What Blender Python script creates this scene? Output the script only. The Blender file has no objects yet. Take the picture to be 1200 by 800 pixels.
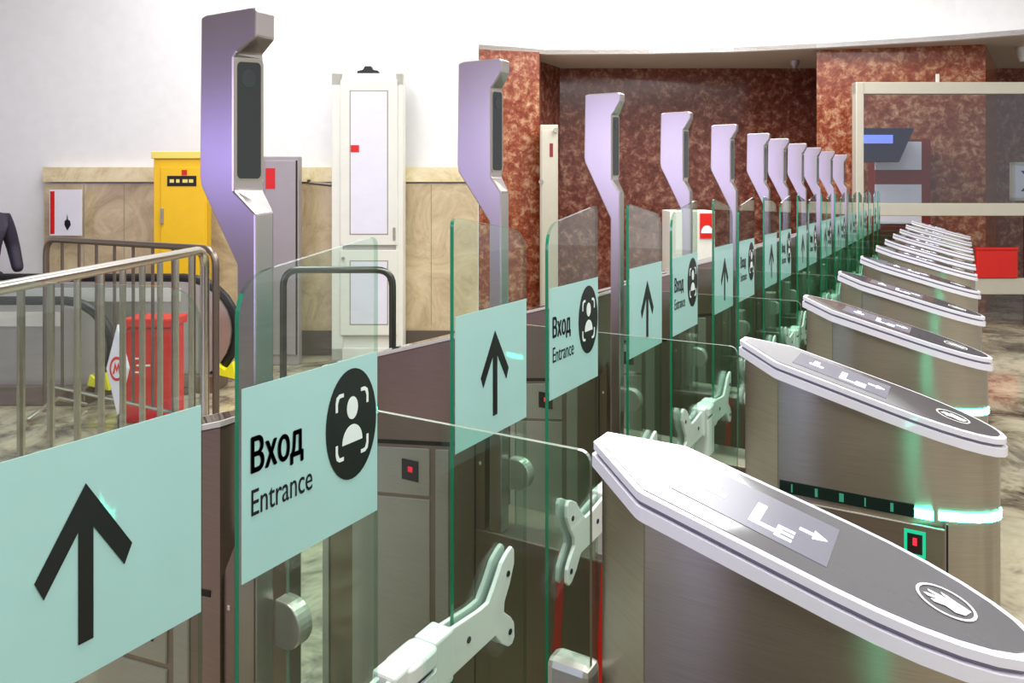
import bpy, bmesh, math, random
from mathutils import Vector, Matrix
random.seed(7)
S = bpy.context.scene
COL = S.collection
H = 1.7                                   # eye height
AL = math.radians(30.35)
CA, SA = math.cos(AL), math.sin(AL)

def W(u, z, y=None, Z=None):              # a survey sighting (bearing u, distance z) -> world point
    r = (u-600)/900*z
    X = r*CA - z*SA; Y = r*SA + z*CA
    if Z is None: Z = H-(y-218)/900*z
    return Vector((X, Y, Z))

# ------------------------------------------------------------------ materials
def nodes(name):
    m = bpy.data.materials.new(name); m.use_nodes = True
    nt = m.node_tree; b = nt.nodes['Principled BSDF']
    return m, nt, b
def srgb(r, g, b):
    f = lambda c: (c/255/12.92) if c/255 <= .04045 else ((c/255+.055)/1.055)**2.4
    return (f(r), f(g), f(b), 1)
def mat(name, rgb, rough=.5, metal=0, emit=0, coat=0, spec=.5, bump=0, bscale=60):
    m, nt, b = nodes(name)
    b.inputs['Base Color'].default_value = srgb(*rgb)
    b.inputs['Roughness'].default_value = rough
    b.inputs['Metallic'].default_value = metal
    b.inputs['Specular IOR Level'].default_value = spec
    b.inputs['Coat Weight'].default_value = coat
    if emit:
        b.inputs['Emission Color'].default_value = srgb(*rgb); b.inputs['Emission Strength'].default_value = emit
    # slight procedural variation of tone
    tc = nt.nodes.new('ShaderNodeTexCoord'); n = nt.nodes.new('ShaderNodeTexNoise')
    n.inputs['Scale'].default_value = 9; n.inputs['Detail'].default_value = 3
    nt.links.new(tc.outputs['Object'], n.inputs['Vector'])
    mx = nt.nodes.new('ShaderNodeMix'); mx.data_type = 'RGBA'
    c = srgb(*rgb); mx.inputs[6].default_value = tuple(x*.94 for x in c[:3])+(1,); mx.inputs[7].default_value = tuple(min(1, x*1.05) for x in c[:3])+(1,)
    nt.links.new(n.outputs['Fac'], mx.inputs[0]); nt.links.new(mx.outputs[2], b.inputs['Base Color'])
    if bump:
        n2 = nt.nodes.new('ShaderNodeTexNoise'); n2.inputs['Scale'].default_value = bscale
        nt.links.new(tc.outputs['Object'], n2.inputs['Vector'])
        bp = nt.nodes.new('ShaderNodeBump'); bp.inputs['Strength'].default_value = bump; bp.inputs['Distance'].default_value = .01
        nt.links.new(n2.outputs['Fac'], bp.inputs['Height']); nt.links.new(bp.outputs['Normal'], b.inputs['Normal'])
    return m
def brushed(name, c1, c2, rough=.32, aniso=.75, metal=1.0):
    m, nt, b = nodes(name)
    tc = nt.nodes.new('ShaderNodeTexCoord'); mp = nt.nodes.new('ShaderNodeMapping')
    mp.inputs['Scale'].default_value = (6, 6, 260)
    n = nt.nodes.new('ShaderNodeTexNoise'); n.inputs['Scale'].default_value = 2; n.inputs['Detail'].default_value = 4
    nt.links.new(tc.outputs['Object'], mp.inputs['Vector']); nt.links.new(mp.outputs['Vector'], n.inputs['Vector'])
    n3 = nt.nodes.new('ShaderNodeTexNoise'); n3.inputs['Scale'].default_value = 5; n3.inputs['Detail'].default_value = 3
    nt.links.new(tc.outputs['Object'], n3.inputs['Vector'])
    av = nt.nodes.new('ShaderNodeMath'); av.operation = 'ADD'
    nt.links.new(n.outputs['Fac'], av.inputs[0]); nt.links.new(n3.outputs['Fac'], av.inputs[1])
    hf = nt.nodes.new('ShaderNodeMath'); hf.operation = 'MULTIPLY'; hf.inputs[1].default_value = .5
    nt.links.new(av.outputs[0], hf.inputs[0])
    cr = nt.nodes.new('ShaderNodeValToRGB'); cr.color_ramp.elements[0].position = .3; cr.color_ramp.elements[1].position = .7
    cr.color_ramp.elements[0].color = srgb(*c1); cr.color_ramp.elements[1].color = srgb(*c2)
    nt.links.new(hf.outputs[0], cr.inputs['Fac']); nt.links.new(cr.outputs['Color'], b.inputs['Base Color'])
    b.inputs['Metallic'].default_value = metal; b.inputs['Roughness'].default_value = rough
    b.inputs['Anisotropic'].default_value = aniso; b.inputs['Anisotropic Rotation'].default_value = .25
    tg = nt.nodes.new('ShaderNodeTangent'); tg.direction_type = 'RADIAL'; tg.axis = 'Z'
    nt.links.new(tg.outputs['Tangent'], b.inputs['Tangent'])
    return m
def glass(name, tint, gl=(1, 1, 1, 1), ior=1.5, rough=.02):
    m = bpy.data.materials.new(name); m.use_nodes = True; nt = m.node_tree; nt.nodes.clear()
    o = nt.nodes.new('ShaderNodeOutputMaterial'); t = nt.nodes.new('ShaderNodeBsdfTransparent'); g = nt.nodes.new('ShaderNodeBsdfGlossy')
    t.inputs['Color'].default_value = tint; g.inputs['Roughness'].default_value = rough; g.inputs['Color'].default_value = gl
    lw = nt.nodes.new('ShaderNodeLayerWeight'); lw.inputs['Blend'].default_value = .5
    pw = nt.nodes.new('ShaderNodeMath'); pw.operation = 'POWER'; pw.inputs[1].default_value = 5
    nt.links.new(lw.outputs['Facing'], pw.inputs[0])
    f0 = ((ior-1)/(ior+1))**2
    f = nt.nodes.new('ShaderNodeMath'); f.operation = 'MULTIPLY_ADD'; f.inputs[1].default_value = 1-f0; f.inputs[2].default_value = f0
    nt.links.new(pw.outputs[0], f.inputs[0])
    mx = nt.nodes.new('ShaderNodeMixShader')
    nt.links.new(f.outputs[0], mx.inputs[0]); nt.links.new(t.outputs[0], mx.inputs[1]); nt.links.new(g.outputs[0], mx.inputs[2])
    nt.links.new(mx.outputs[0], o.inputs['Surface'])
    return m
def marble(name, stops, scale=3.5, rough=.18, detail=10, dist=1.6, off=0):
    m, nt, b = nodes(name)
    tc = nt.nodes.new('ShaderNodeTexCoord')
    mp = nt.nodes.new('ShaderNodeMapping'); mp.inputs['Location'].default_value = (off, off*2, off)
    n = nt.nodes.new('ShaderNodeTexNoise')
    n.inputs['Scale'].default_value = scale; n.inputs['Detail'].default_value = detail; n.inputs['Roughness'].default_value = .74
    n.inputs['Distortion'].default_value = dist
    nt.links.new(tc.outputs['Object'], mp.inputs['Vector']); nt.links.new(mp.outputs['Vector'], n.inputs['Vector'])
    cr = nt.nodes.new('ShaderNodeValToRGB'); e = cr.color_ramp.elements
    e[0].position = stops[0][0]; e[0].color = srgb(*stops[0][1]); e[1].position = stops[-1][0]; e[1].color = srgb(*stops[-1][1])
    for p, c in stops[1:-1]:
        k = e.new(p); k.color = srgb(*c)
    nt.links.new(n.outputs['Fac'], cr.inputs['Fac']); nt.links.new(cr.outputs['Color'], b.inputs['Base Color'])
    b.inputs['Roughness'].default_value = rough
    return m

M = {}
M['steel'] = brushed('brushed_steel', (160, 151, 136), (180, 171, 156), rough=.30, aniso=.85)
M['steel_brown'] = brushed('brown_steel', (136, 121, 106), (154, 138, 123), rough=.32, aniso=.8, metal=.85)
M['steel_light'] = brushed('light_steel', (176, 173, 162), (194, 191, 180), rough=.36, aniso=.6, metal=.7)
M['chrome'] = mat('polished_tube', (200, 198, 188), .22, 1)
M['tube_dull'] = mat('dull_tube', (132, 120, 110), .35, .9)
M['dark_tube'] = mat('dark_tube', (84, 88, 80), .3, .9)
M['post'] = mat('pearl_metal', (188, 180, 178), .28, 1)
M['post_frame'] = mat('screen_frame', (176, 170, 156), .35, .7)
M['screen'] = mat('dark_screen', (18, 26, 28), .08, 0, coat=.6)
M['lens'] = mat('camera_lens', (52, 60, 62), .15)
M['white_rim'] = mat('white_rim', (234, 230, 240), .3, coat=.3)
M['lilac'] = mat('lilac_groove', (120, 116, 136), .35)
M['reader'] = mat('reader_glass', (92, 92, 96), .07, 0, coat=1.0, spec=.8)
M['display'] = mat('display_panel', (112, 112, 122), .22, 0, emit=.04)
M['glyph'] = mat('display_glyph', (225, 228, 255), .3, 0, emit=1.6)
M['symbol'] = mat('card_symbol', (225, 226, 222), .4)
M['ring'] = mat('status_ring', (60, 255, 215), .3, 0, emit=30.0)
M['strip'] = mat('black_strip', (14, 34, 30), .15, coat=.4)
M['strip_mark'] = mat('strip_mark', (70, 170, 140), .3)
M['seam'] = mat('seam_shadow', (30, 26, 24), .7)
M['trimline'] = mat('bright_edge', (226, 222, 214), .3, .3)
M['white_plastic'] = mat('white_plastic', (236, 236, 232), .35, coat=.2)
M['bolt'] = mat('bolt', (40, 44, 60), .4, .6)
M['red_led'] = mat('red_led', (220, 40, 60), .4, emit=.9)
M['green_led'] = mat('green_led', (30, 190, 140), .3, emit=.6)
M['dark_led'] = mat('dark_window', (42, 34, 32), .2)
M['glass'] = glass('leaf_glass', (.885, .945, .915, 1), ior=1.5)
M['lowglass'] = glass('side_glass', (.84, .93, .89, 1), ior=1.45)
M['booth_glass'] = glass('booth_glass', (.80, .83, .86, 1), ior=1.5)
M['edge'] = mat('green_glass_edge', (30, 138, 100), .15, coat=.5)
M['edge_clear'] = glass('clear_green_edge', (.62, .80, .70, 1))
M['edge_pale'] = mat('pale_glass_edge', (128, 140, 124), .2, coat=.5)
M['film'] = mat('mint_film', (172, 217, 212), .45, coat=.35)
M['film_blue'] = mat('grey_mint_film', (160, 196, 196), .4, coat=.35)
M['ink'] = mat('black_ink', (12, 14, 16), .4)
M['white_ink'] = mat('white_ink', (232, 245, 240), .4)
M['red'] = mat('red_paint', (214, 26, 18), .4)
M['redstripe'] = mat('red_stripe', (206, 34, 22), .4)
M['white_wall'] = mat('white_plaster', (236, 236, 237), .8, bump=.05)
M['fascia'] = mat('white_fascia', (240, 240, 242), .8)
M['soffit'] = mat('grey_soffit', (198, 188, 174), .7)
M['rear'] = mat('rear_plaster', (168, 156, 142), .8)
M['cream'] = marble('cream_marble', [(.3, (190, 172, 130)), (.5, (226, 210, 165)), (.7, (240, 230, 200))], 2.5, .3)
M['dado'] = marble('beige_marble', [(.3, (158, 138, 106)), (.45, (192, 172, 138)), (.55, (206, 188, 152)), (.7, (222, 206, 172))], 2.2, .28, off=3)
M['base'] = mat('dark_baseboard', (88, 78, 68), .3)
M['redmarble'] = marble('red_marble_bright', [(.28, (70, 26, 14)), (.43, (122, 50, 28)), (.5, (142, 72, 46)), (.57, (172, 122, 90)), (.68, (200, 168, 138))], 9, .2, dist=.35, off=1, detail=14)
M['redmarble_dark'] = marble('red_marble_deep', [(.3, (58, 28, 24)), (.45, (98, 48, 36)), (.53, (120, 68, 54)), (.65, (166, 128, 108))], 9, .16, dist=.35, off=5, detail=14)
M['floor'] = marble('floor_stone', [(.36, (64, 58, 50)), (.44, (120, 110, 92)), (.54, (170, 160, 136)), (.7, (196, 188, 164))], 1.8, .1, detail=5, dist=.6)
M['cabwhite'] = mat('white_door_paint', (228, 228, 218), .45)
M['cabgrey'] = mat('pale_door_panel', (226, 226, 238), .4)
M['groove'] = mat('door_groove', (150, 146, 136), .6)
M['yellow'] = mat('yellow_paint', (246, 196, 20), .4)
M['yellow2'] = mat('pale_yellow', (240, 222, 110), .5)
M['greycab'] = mat('grey_cabinet_paint', (168, 160, 162), .4, .3)
M['black'] = mat('black_rubber', (22, 22, 24), .45)
M['frame'] = mat('champagne_frame', (206, 200, 184), .35, .4)
M['navy'] = mat('navy_monitor', (30, 32, 70), .15, coat=.4)
M['bluelight'] = mat('blue_glow', (120, 140, 240), .3, emit=1.0)
M['darkred'] = mat('dark_red_panel', (130, 28, 30), .4)
M['paper'] = mat('white_paper', (228, 226, 236), .6)
M['brightyellow'] = mat('bright_yellow', (236, 230, 30), .5)
M['jacket'] = mat('dark_jacket', (46, 40, 58), .7, bump=.3)
M['skin'] = mat('skin', (206, 160, 134), .6)
M['hair'] = mat('hair', (40, 30, 26), .7)

# ------------------------------------------------------------------ geometry helpers
def link(name, me, parent=None):
    o = bpy.data.objects.new(name, me); COL.objects.link(o)
    if parent is not None: o.parent = parent
    return o
def finish(name, bm, mats, parent=None, smooth=False, bevel=0, recalc=True):
    if recalc: bmesh.ops.recalc_face_normals(bm, faces=bm.faces)
    me = bpy.data.meshes.new(name); bm.to_mesh(me); bm.free()
    for m in (mats if isinstance(mats, (list, tuple)) else [mats]): me.materials.append(M[m])
    if smooth:
        for p in me.polygons: p.use_smooth = True
        try: me.set_sharp_from_angle(angle=math.radians(35))
        except Exception: pass
    o = link(name, me, parent)
    if bevel:
        b = o.modifiers.new('b', 'BEVEL'); b.width = bevel; b.segments = 2; b.limit_method = 'ANGLE'
    return o
def bm_new(): return bmesh.new()
def box(bm, x0, x1, y0, y1, z0, z1, mi=0):
    vs = [bm.verts.new(p) for p in ((x0,y0,z0),(x1,y0,z0),(x1,y1,z0),(x0,y1,z0),(x0,y0,z1),(x1,y0,z1),(x1,y1,z1),(x0,y1,z1))]
    for f in ((0,3,2,1),(4,5,6,7),(0,1,5,4),(1,2,6,5),(2,3,7,6),(3,0,4,7)):
        bm.faces.new([vs[i] for i in f]).material_index = mi
def prism(bm, lo, hi, mi=0, side=None):
    """two matching loops of 3-D points joined by walls"""
    a = [bm.verts.new(p) for p in lo]; b = [bm.verts.new(p) for p in hi]
    bm.faces.new(a[::-1]).material_index = mi; bm.faces.new(b).material_index = mi
    n = len(a)
    for i in range(n):
        bm.faces.new((a[i], a[(i+1) % n], b[(i+1) % n], b[i])).material_index = mi if side is None else side
def tube(bm, pts, r, seg=10, mi=0, cap=True):
    pts = [Vector(p) for p in pts]; rings = []
    up = None
    for i, p in enumerate(pts):
        if i == 0: d = pts[1]-p
        elif i == len(pts)-1: d = p-pts[-2]
        else: d = (pts[i+1]-p).normalized()+(p-pts[i-1]).normalized()
        d.normalize()
        if up is None:
            up = Vector((0, 0, 1)) if abs(d.z) < .9 else Vector((1, 0, 0))
        s = d.cross(up).normalized(); up = s.cross(d).normalized()
        rr = r[i] if isinstance(r, (list, tuple)) else r
        rings.append([bm.verts.new(p+s*math.cos(2*math.pi*k/seg)*rr+up*math.sin(2*math.pi*k/seg)*rr) for k in range(seg)])
    for a, b in zip(rings, rings[1:]):
        for k in range(seg): bm.faces.new((a[k], a[(k+1) % seg], b[(k+1) % seg], b[k])).material_index = mi
    if cap:
        bm.faces.new(rings[0][::-1]).material_index = mi; bm.faces.new(rings[-1]).material_index = mi
def arcpts(p0, corner, p1, r, n=6):
    """rounded corner between p0-corner-p1"""
    p0, c, p1 = Vector(p0), Vector(corner), Vector(p1)
    a = c+(p0-c).normalized()*r; b = c+(p1-c).normalized()*r
    return [(a*(1-t)**2+c*2*t*(1-t)+b*t*t) for t in [k/n for k in range(n+1)]]
def roundpoly(pts, rad, n=5):
    out = []
    m = len(pts)
    for i, p in enumerate(pts):
        r = rad[i] if isinstance(rad, (list, tuple)) else rad
        a = pts[i-1]; b = pts[(i+1) % m]
        if r <= 0: out.append(tuple(p)); continue
        for q in arcpts((a[0], a[1], 0), (p[0], p[1], 0), (b[0], b[1], 0), r, n): out.append((q.x, q.y))
    return out
def offset(poly, d):
    n = len(poly); out = []
    ar = sum(poly[i][0]*poly[(i+1) % n][1]-poly[(i+1) % n][0]*poly[i][1] for i in range(n))
    sg = 1 if ar > 0 else -1
    for i in range(n):
        a, b, c = Vector(poly[i-1]), Vector(poly[i]), Vector(poly[(i+1) % n])
        e1 = (b-a).normalized(); e2 = (c-b).normalized()
        n1 = Vector((-e1.y, e1.x))*sg; n2 = Vector((-e2.y, e2.x))*sg
        k = n1+n2; k = k/max(.3, k.dot(n1)) if k.length > 1e-6 else n1
        q = b+k*d; out.append((q.x, q.y))
    return out
def empty(name, loc=(0, 0, 0), rz=0):
    o = bpy.data.objects.new(name, None); COL.objects.link(o); o.location = loc; o.rotation_euler = (0, 0, rz)
    o.empty_display_size = .1; return o
def tag(o, label=None, cat=None, group=None, kind=None):
    if label: o['label'] = label
    if cat: o['category'] = cat
    if group: o['group'] = group
    if kind: o['kind'] = kind
    return o
def kids(o): return [c for c in list(bpy.data.objects) if c.parent is o]
def copy_tree(o, parent=None, name=None):
    c = o.copy(); COL.objects.link(c); c.parent = parent
    for ch in kids(o): copy_tree(ch, c)
    return c
def text_mesh(name, s, size, weight=0, spacing=1.0):
    cu = bpy.data.curves.new(name, 'FONT'); cu.body = s; cu.size = size; cu.offset = weight; cu.extrude = .0006; cu.space_character = spacing
    t = bpy.data.objects.new(name+'_tmp', cu); COL.objects.link(t)
    bpy.context.view_layer.update()
    me = bpy.data.meshes.new_from_object(t.evaluated_get(bpy.context.evaluated_depsgraph_get()))
    bpy.data.objects.remove(t); bpy.data.curves.remove(cu)
    return me
def text_fit(name, s, w, h, m, parent, fx, weight=0):
    """text scaled into width w, height h; fx maps local (a, b) -> 3-D"""
    me = text_mesh(name, s, 1)
    xs = [v.co.x for v in me.vertices]; ys = [v.co.y for v in me.vertices]
    x0, x1, y0, y1 = min(xs), max(xs), min(ys), max(ys)
    # height measured from the baseline to the cap line
    for v in me.vertices:
        a = (v.co.x-x0)/(x1-x0)*w; b = v.co.y/.73*h
        v.co = fx(a, b, v.co.z)
    me.materials.clear(); me.materials.append(M[m])
    if weight:
        bm = bm_new(); bm.from_mesh(me); src = list(bm.faces)
        for dx, dz in ((weight, 0), (-weight, 0), (0, weight*.7), (0, -weight*.7)):
            r = bmesh.ops.duplicate(bm, geom=src)
            for v in [g for g in r['geom'] if isinstance(g, bmesh.types.BMVert)]: v.co += fx(dx, dz, 0)-fx(0, 0, 0)
        bm.to_mesh(me); bm.free()
    return link(name, me, parent)

# ------------------------------------------------------------------ turnstile
HW = .1
def pedestal_outline():
    p = [(-.459, -.025), (-.363, -HW), (-.13, -HW)]
    n = 14
    for k in range(1, n):
        a = -math.pi/2+math.pi*k/n
        p.append((-.13+.21*math.cos(a), HW*math.sin(a)))
    p += [(-.13, HW), (-.363, HW), (-.459, .025)]
    return p
PO = pedestal_outline()
def round_shoulders(p, r=.006, n=3):
    out = []
    for i, q in enumerate(p):
        if abs(q[0]+.363) < 1e-6:
            a, b = p[i-1], p[(i+1) % len(p)]
            out += [(v.x, v.y) for v in arcpts((a[0], a[1], 0), (q[0], q[1], 0), (b[0], b[1], 0), r, n)]
        else: out.append(q)
    return out
PO = round_shoulders(PO)
ztop = lambda x: H-(.499+.281*x)
def slab(name, outline, zt, zb, m, parent, **k):
    bm = bm_new()
    prism(bm, [(x, y, zb(x)) for x, y in outline], [(x, y, zt(x)) for x, y in outline])
    return finish(name, bm, m, parent, smooth=True, **k)
def on_top(poly, name, m, parent, lift=.002, th=.001):
    bm = bm_new()
    prism(bm, [(x, y, ztop(x)+lift-th) for x, y in poly], [(x, y, ztop(x)+lift) for x, y in poly])
    return finish(name, bm, m, parent)
def cleaf_points(sg, hinge, outer, ytop_h, ytop_o, zb, rh, ro):
    # leaf outline in (Y, Z)
    return roundpoly([(hinge, zb), (outer, zb), (outer, ytop_o), (hinge, ytop_h)] , [0, 0, ro, rh], 8)
def yz_plate(name, pts, x0, x1, m, parent, side=None, **k):
    bm = bm_new(); prism(bm, [(x0, y, z) for y, z in pts], [(x1, y, z) for y, z in pts], 0, side)
    return finish(name, bm, m, parent, **k)
ARROW = [(0, .083), (.052, -.000), (.043, -.020), (.008, .035), (.008, -.083), (-.008, -.083), (-.008, .035), (-.043, -.020), (-.052, -.000)]
XL = -.8
def add_leaf(t, sg, drop=0, width=.27, detail=True):
    k = width/.27
    """sg=+1 arrow leaf on the far side, sg=-1 entrance leaf on the near side"""
    h = sg*.105; o = h+sg*width
    pts = cleaf_points(sg, h, o, H-.048-drop, H-.088-drop, H-1.2, .018, .055)
    leaf = yz_plate('glass_leaf', pts, XL-.004, XL+.004, ['glass', 'edge', 'edge_clear'], t, side=1)
    for p in leaf.data.polygons:
        if p.material_index == 1 and (p.normal.y > .1 or p.normal.z > .5): p.material_index = 2
    b0, b1 = H-.48-drop, H-.23-drop
    a, b = h+sg*.003, o-sg*.003
    lo, hi = min(a, b), max(a, b)
    yz_plate('sign_film', [(lo, b0), (hi, b0), (hi, b1), (lo, b1)], XL+.0045, XL+.0055, 'film' , leaf)
    zc = (b0+b1)/2
    if sg > 0:
        cy = h+.14
        yz_plate('arrow_mark', [(cy+p, zc-.005+q) for p, q in ARROW], XL+.006, XL+.0066, 'ink', leaf)
    else:
        zt = b1
        fx = lambda y0, z0: (lambda A, B, C: Vector((XL+.0062+C*.3, y0+A, z0+B)))
        y0 = o+.018
        text_fit('lettering', 'Вход', .090*k, .046, 'ink', leaf, fx(y0, zt-.112), weight=.0013)
        text_fit('lettering', 'Entrance', .108*k, .036, 'ink', leaf, fx(y0, zt-.168))
        cy, cz, ry, rz = h-.062, zt-.098, .055, .083
        dsc = [(cy+ry*math.cos(2*math.pi*k/40), cz+rz*math.sin(2*math.pi*k/40)) for k in range(40)]
        yz_plate('face_sign', dsc, XL+.006, XL+.0066, 'ink', leaf)
        bm = bm_new()
        def pl(pp): prism(bm, [(XL+.0068, y, z) for y, z in pp], [(XL+.0074, y, z) for y, z in pp])
        pl([(cy+.012*math.cos(2*math.pi*k/20), cz+.024+.017*math.sin(2*math.pi*k/20)) for k in range(20)])
        pl([(cy+.022*math.cos(math.pi*k/14), cz-.028+.027*math.sin(math.pi*k/14)) for k in range(15)])
        for sx in (-1, 1):
            for sz in (-1, 1):
                A, B, L, w = .036, .050, .017, .0045
                q = [(A-L, B), (A-.008, B), (A-.002, B-.004), (A, B-.012), (A, B-L*1.5)]
                inn = [(A-w, B-L*1.5), (A-w, B-.014), (A-w-.003, B-w-.002), (A-.010, B-w-.001), (A-L, B-w-.001)]
                pl([(cy+sx*p, cz+sz*r) for p, r in q+inn])
        finish('face_icon', bm, 'white_ink', leaf)
    # claw bracket gripping the leaf
    bk = [(-.04, .787), (.07, .800), (.10, .800), (.125, .775), (.15, .745), (.175, .732), (.190, .728), (.198, .738), (.198, .765), (.18, .80), (.160, .826), (.158, .845),
          (.185, .868), (.198, .885), (.20, .915), (.19, .925), (.175, .923), (.15, .905), (.125, .876), (-.04, .874)]
    bm = bm_new()
    for xo in (-.016, .0075):
        q = [(h+sg*p, H-z) for p, z in bk]
        prism(bm, [(XL+xo, y, z) for y, z in q], [(XL+xo+.009, y, z) for y, z in q])
    br = finish('leaf_bracket', bm, 'white_plastic', t, bevel=.002)
    for p, z in ((.03, .835), (.172, .775), (.18, .895)):
        bm = bm_new(); tube(bm, [(XL+.0155, h+sg*p, H-z), (XL+.0185, h+sg*p, H-z)], .006, 10)
        finish('bolt', bm, 'bolt', br)
    return leaf

def make_turnstile(drop=0, edrop=0, leaves=(1, 1), adrop=None, awidth=.27, ewidth=.27, midz=.955):
    t = empty('turnstile')
    if True:
        body = slab('entry_pedestal', offset(PO, .010), lambda x: ztop(x)-.034, lambda x: .0, 'steel', t)
        slab('lid_skirt', offset(PO, -.003), lambda x: ztop(x)-.018, lambda x: ztop(x)-.036, 'white_rim', body)
        slab('lid_groove', offset(PO, .004), lambda x: ztop(x)-.010, lambda x: ztop(x)-.020, 'lilac', body)
        slab('lid_rim', offset(PO, -.001), lambda x: ztop(x), lambda x: ztop(x)-.011, 'white_rim', body)
        on_top(offset(PO, .010), 'reader_glass', 'reader', body, lift=.0015)
        # display field with glyphs
        d = on_top([(-.335, -.052), (-.14, -.058), (-.14, .058), (-.335, .062)], 'display', 'display', body, lift=.0022)
        def g(*pps):
            bm = bm_new()
            for pp in pps: prism(bm, [(x, y, ztop(x)+.0024) for x, y in pp], [(x, y, ztop(x)+.0030) for x, y in pp])
            finish('display_glyph', bm, 'glyph', body)
        g([(-.298, .000), (-.286, .000), (-.286, .030), (-.298, .030)], [(-.305, .0005), (-.275, .0005), (-.275, -.010), (-.305, -.010)])
        g([(-.238, -.036), (-.226, -.036), (-.226, .024), (-.238, .024)], [(-.2265, -.036), (-.206, -.036), (-.206, -.027), (-.2265, -.027)])
        g([(-.205, -.042), (-.199, -.042), (-.199, -.011), (-.205, -.011)], *[[(-.1995, yy), (-.184, yy), (-.184, yy+.006), (-.1995, yy+.006)] for yy in (-.042, -.029, -.017)])
        g([(-.182, .004), (-.163, .004), (-.163, .011), (-.182, .011)], [(-.165, -.005), (-.148, .0075), (-.165, .020)])
        # contactless reader symbol: ring + hand with card
        cx, cy = -.016, .0
        bm = bm_new(); n = 36; ro, ri = .032, .0285
        ring = lambda r, lift: [bm.verts.new((cx+r*math.cos(2*math.pi*k/n), cy+r*1.0*math.sin(2*math.pi*k/n), ztop(cx+r*math.cos(2*math.pi*k/n))+lift)) for k in range(n)]
        a, b = ring(ro, .0028), ring(ri, .0028)
        for k in range(n): bm.faces.new((a[k], a[(k+1) % n], b[(k+1) % n], b[k]))
        hand = [(.020, -.012), (.026, .004), (.012, .010), (.000, .016), (-.006, .018), (-.004, .012), (.004, .008), (-.012, .010), (-.020, .010), (-.018, .005), (-.008, .003),
                (-.020, .000), (-.024, -.003), (-.019, -.007), (-.008, -.004), (-.016, -.010), (-.012, -.014), (.000, -.011), (.010, -.016)]
        g2 = [(cx+p, cy+q) for p, q in hand]
        bm.faces.new([bm.verts.new((x, y, ztop(x)+.0028)) for x, y in g2])
        finish('card_symbol', bm, 'symbol', body)
        # status ring round the nose, and the black strip that continues it along the flank
        zr = H-.68
        nose = [p for p in offset(PO, .010) if p[0] > -.14]
        out = offset(PO, .007)
        out = [p for p in out if p[0] > -.135]
        bm = bm_new(); rows = []
        for (x, y) in [(-.03 if False else out[0][0], out[0][1])]+out[1:]:
            rows.append((bm.verts.new((x, y, zr-.009)), bm.verts.new((x, y, zr+.009))))
        rows = [r for r in rows if r[0].co.x > -.075]
        for a, b in zip(rows, rows[1:]): bm.faces.new((a[0], b[0], b[1], a[1]))
        for f in list(bm.verts):
            if not f.link_faces: bm.verts.remove(f)
        o = finish('status_ring', bm, 'ring', body, smooth=True)
        s = o.modifiers.new('s', 'SOLIDIFY'); s.thickness = .003
        bm = bm_new()
        for (x0, x1) in ((-.085, -.05),): box(bm, x0, x1, -.0925, -.088, zr-.009, zr+.009)
        finish('status_light_end', bm, 'ring', body)
        bm = bm_new(); box(bm, -.355, -.085, -.0925, -.088, zr-.010, zr+.017); o = finish('light_strip', bm, 'strip', body)
        for k in range(5):
            bm = bm_new(); x = -.33+k*.05; box(bm, x, x+.003+(k % 3)*.003, -.0932, -.0925, zr-.006, zr+.012)
            finish('strip_mark', bm, 'strip_mark', body)
        bm = bm_new(); box(bm, -.345, -.030, -.0945, -.088, .10, zr-.022); pn = finish('service_panel', bm, 'steel_brown', body, bevel=.002)
        bm = bm_new(); box(bm, -.345, -.030, -.0955, -.094, zr-.0245, zr-.022); finish('panel_edge', bm, 'trimline', body)
        bm = bm_new(); box(bm, -.104, -.064, -.0962, -.094, zr-.090, zr-.035, 0); box(bm, -.098, -.070, -.0968, -.0955, zr-.083, zr-.042, 1); box(bm, -.088, -.080, -.0974, -.0962, zr-.066, zr-.050, 2)
        finish('indicator_window', bm, ['green_led', 'dark_led', 'red_led'], body)
        bm = bm_new(); box(bm, -.0275, -.0235, -.0915, -.088, .0, zr-.012); finish('panel_seam', bm, 'seam', body)
        # glass clamp against the pedestal
        bm = bm_new(); box(bm, -.535, -.462, -.035, .008, H-.95, H-.70); finish('glass_clamp', bm, 'steel_light', t, bevel=.012)
    # exit block: mirrored low body behind the camera post
    zx = lambda x: H-(.385+.29*(-1.11-x))-edrop
    XO = [(-1.174, -HW), (-1.174, HW), (-1.70, HW), (-1.76, .085), (-1.79, .05), (-1.80, 0), (-1.79, -.05), (-1.76, -.085), (-1.70, -HW)]
    XO = XO[::-1]
    ex = slab('exit_pedestal', XO, lambda x: zx(x)-.012, lambda x: 0, 'steel_brown', t)
    slab('exit_lid', offset(XO, -.002), zx, lambda x: zx(x)-.010, 'trimline', ex)
    slab('exit_reader_glass', offset(XO, .014), lambda x: zx(x)+.001, zx, 'reader', ex)
    zg = lambda x: H-.736-.13*(-1.288-x)-edrop
    bm = bm_new()
    prism(bm, [(-1.74, -.1015, zg(-1.74)-.008), (-1.20, -.1015, zg(-1.20)-.008), (-1.20, -.1015, zg(-1.20)+.004), (-1.74, -.1015, zg(-1.74)+.004)],
          [(-1.74, -.098, zg(-1.74)-.008), (-1.20, -.098, zg(-1.20)-.008), (-1.20, -.098, zg(-1.20)+.004), (-1.74, -.098, zg(-1.74)+.004)])
    finish('seam', bm, 'seam', ex)
    def quad(x0, x1, za, zb, name, m, y0=-.103, y1=-.098, slope=True, **k):
        bm = bm_new(); s = (lambda x: zg(x)-zg(-1.45)) if slope else (lambda x: 0)
        P = [(x0, za+s(x0)), (x1, za+s(x1)), (x1, zb+s(x1)), (x0, zb+s(x0))]
        prism(bm, [(x, y0, z) for x, z in P], [(x, y1, z) for x, z in P]); return finish(name, bm, m, ex, **k)
    zb = zg(-1.45)
    quad(-1.62, -1.325, zb-.155, zb-.018, 'indicator_plate', 'steel_light', bevel=.002)
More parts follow.
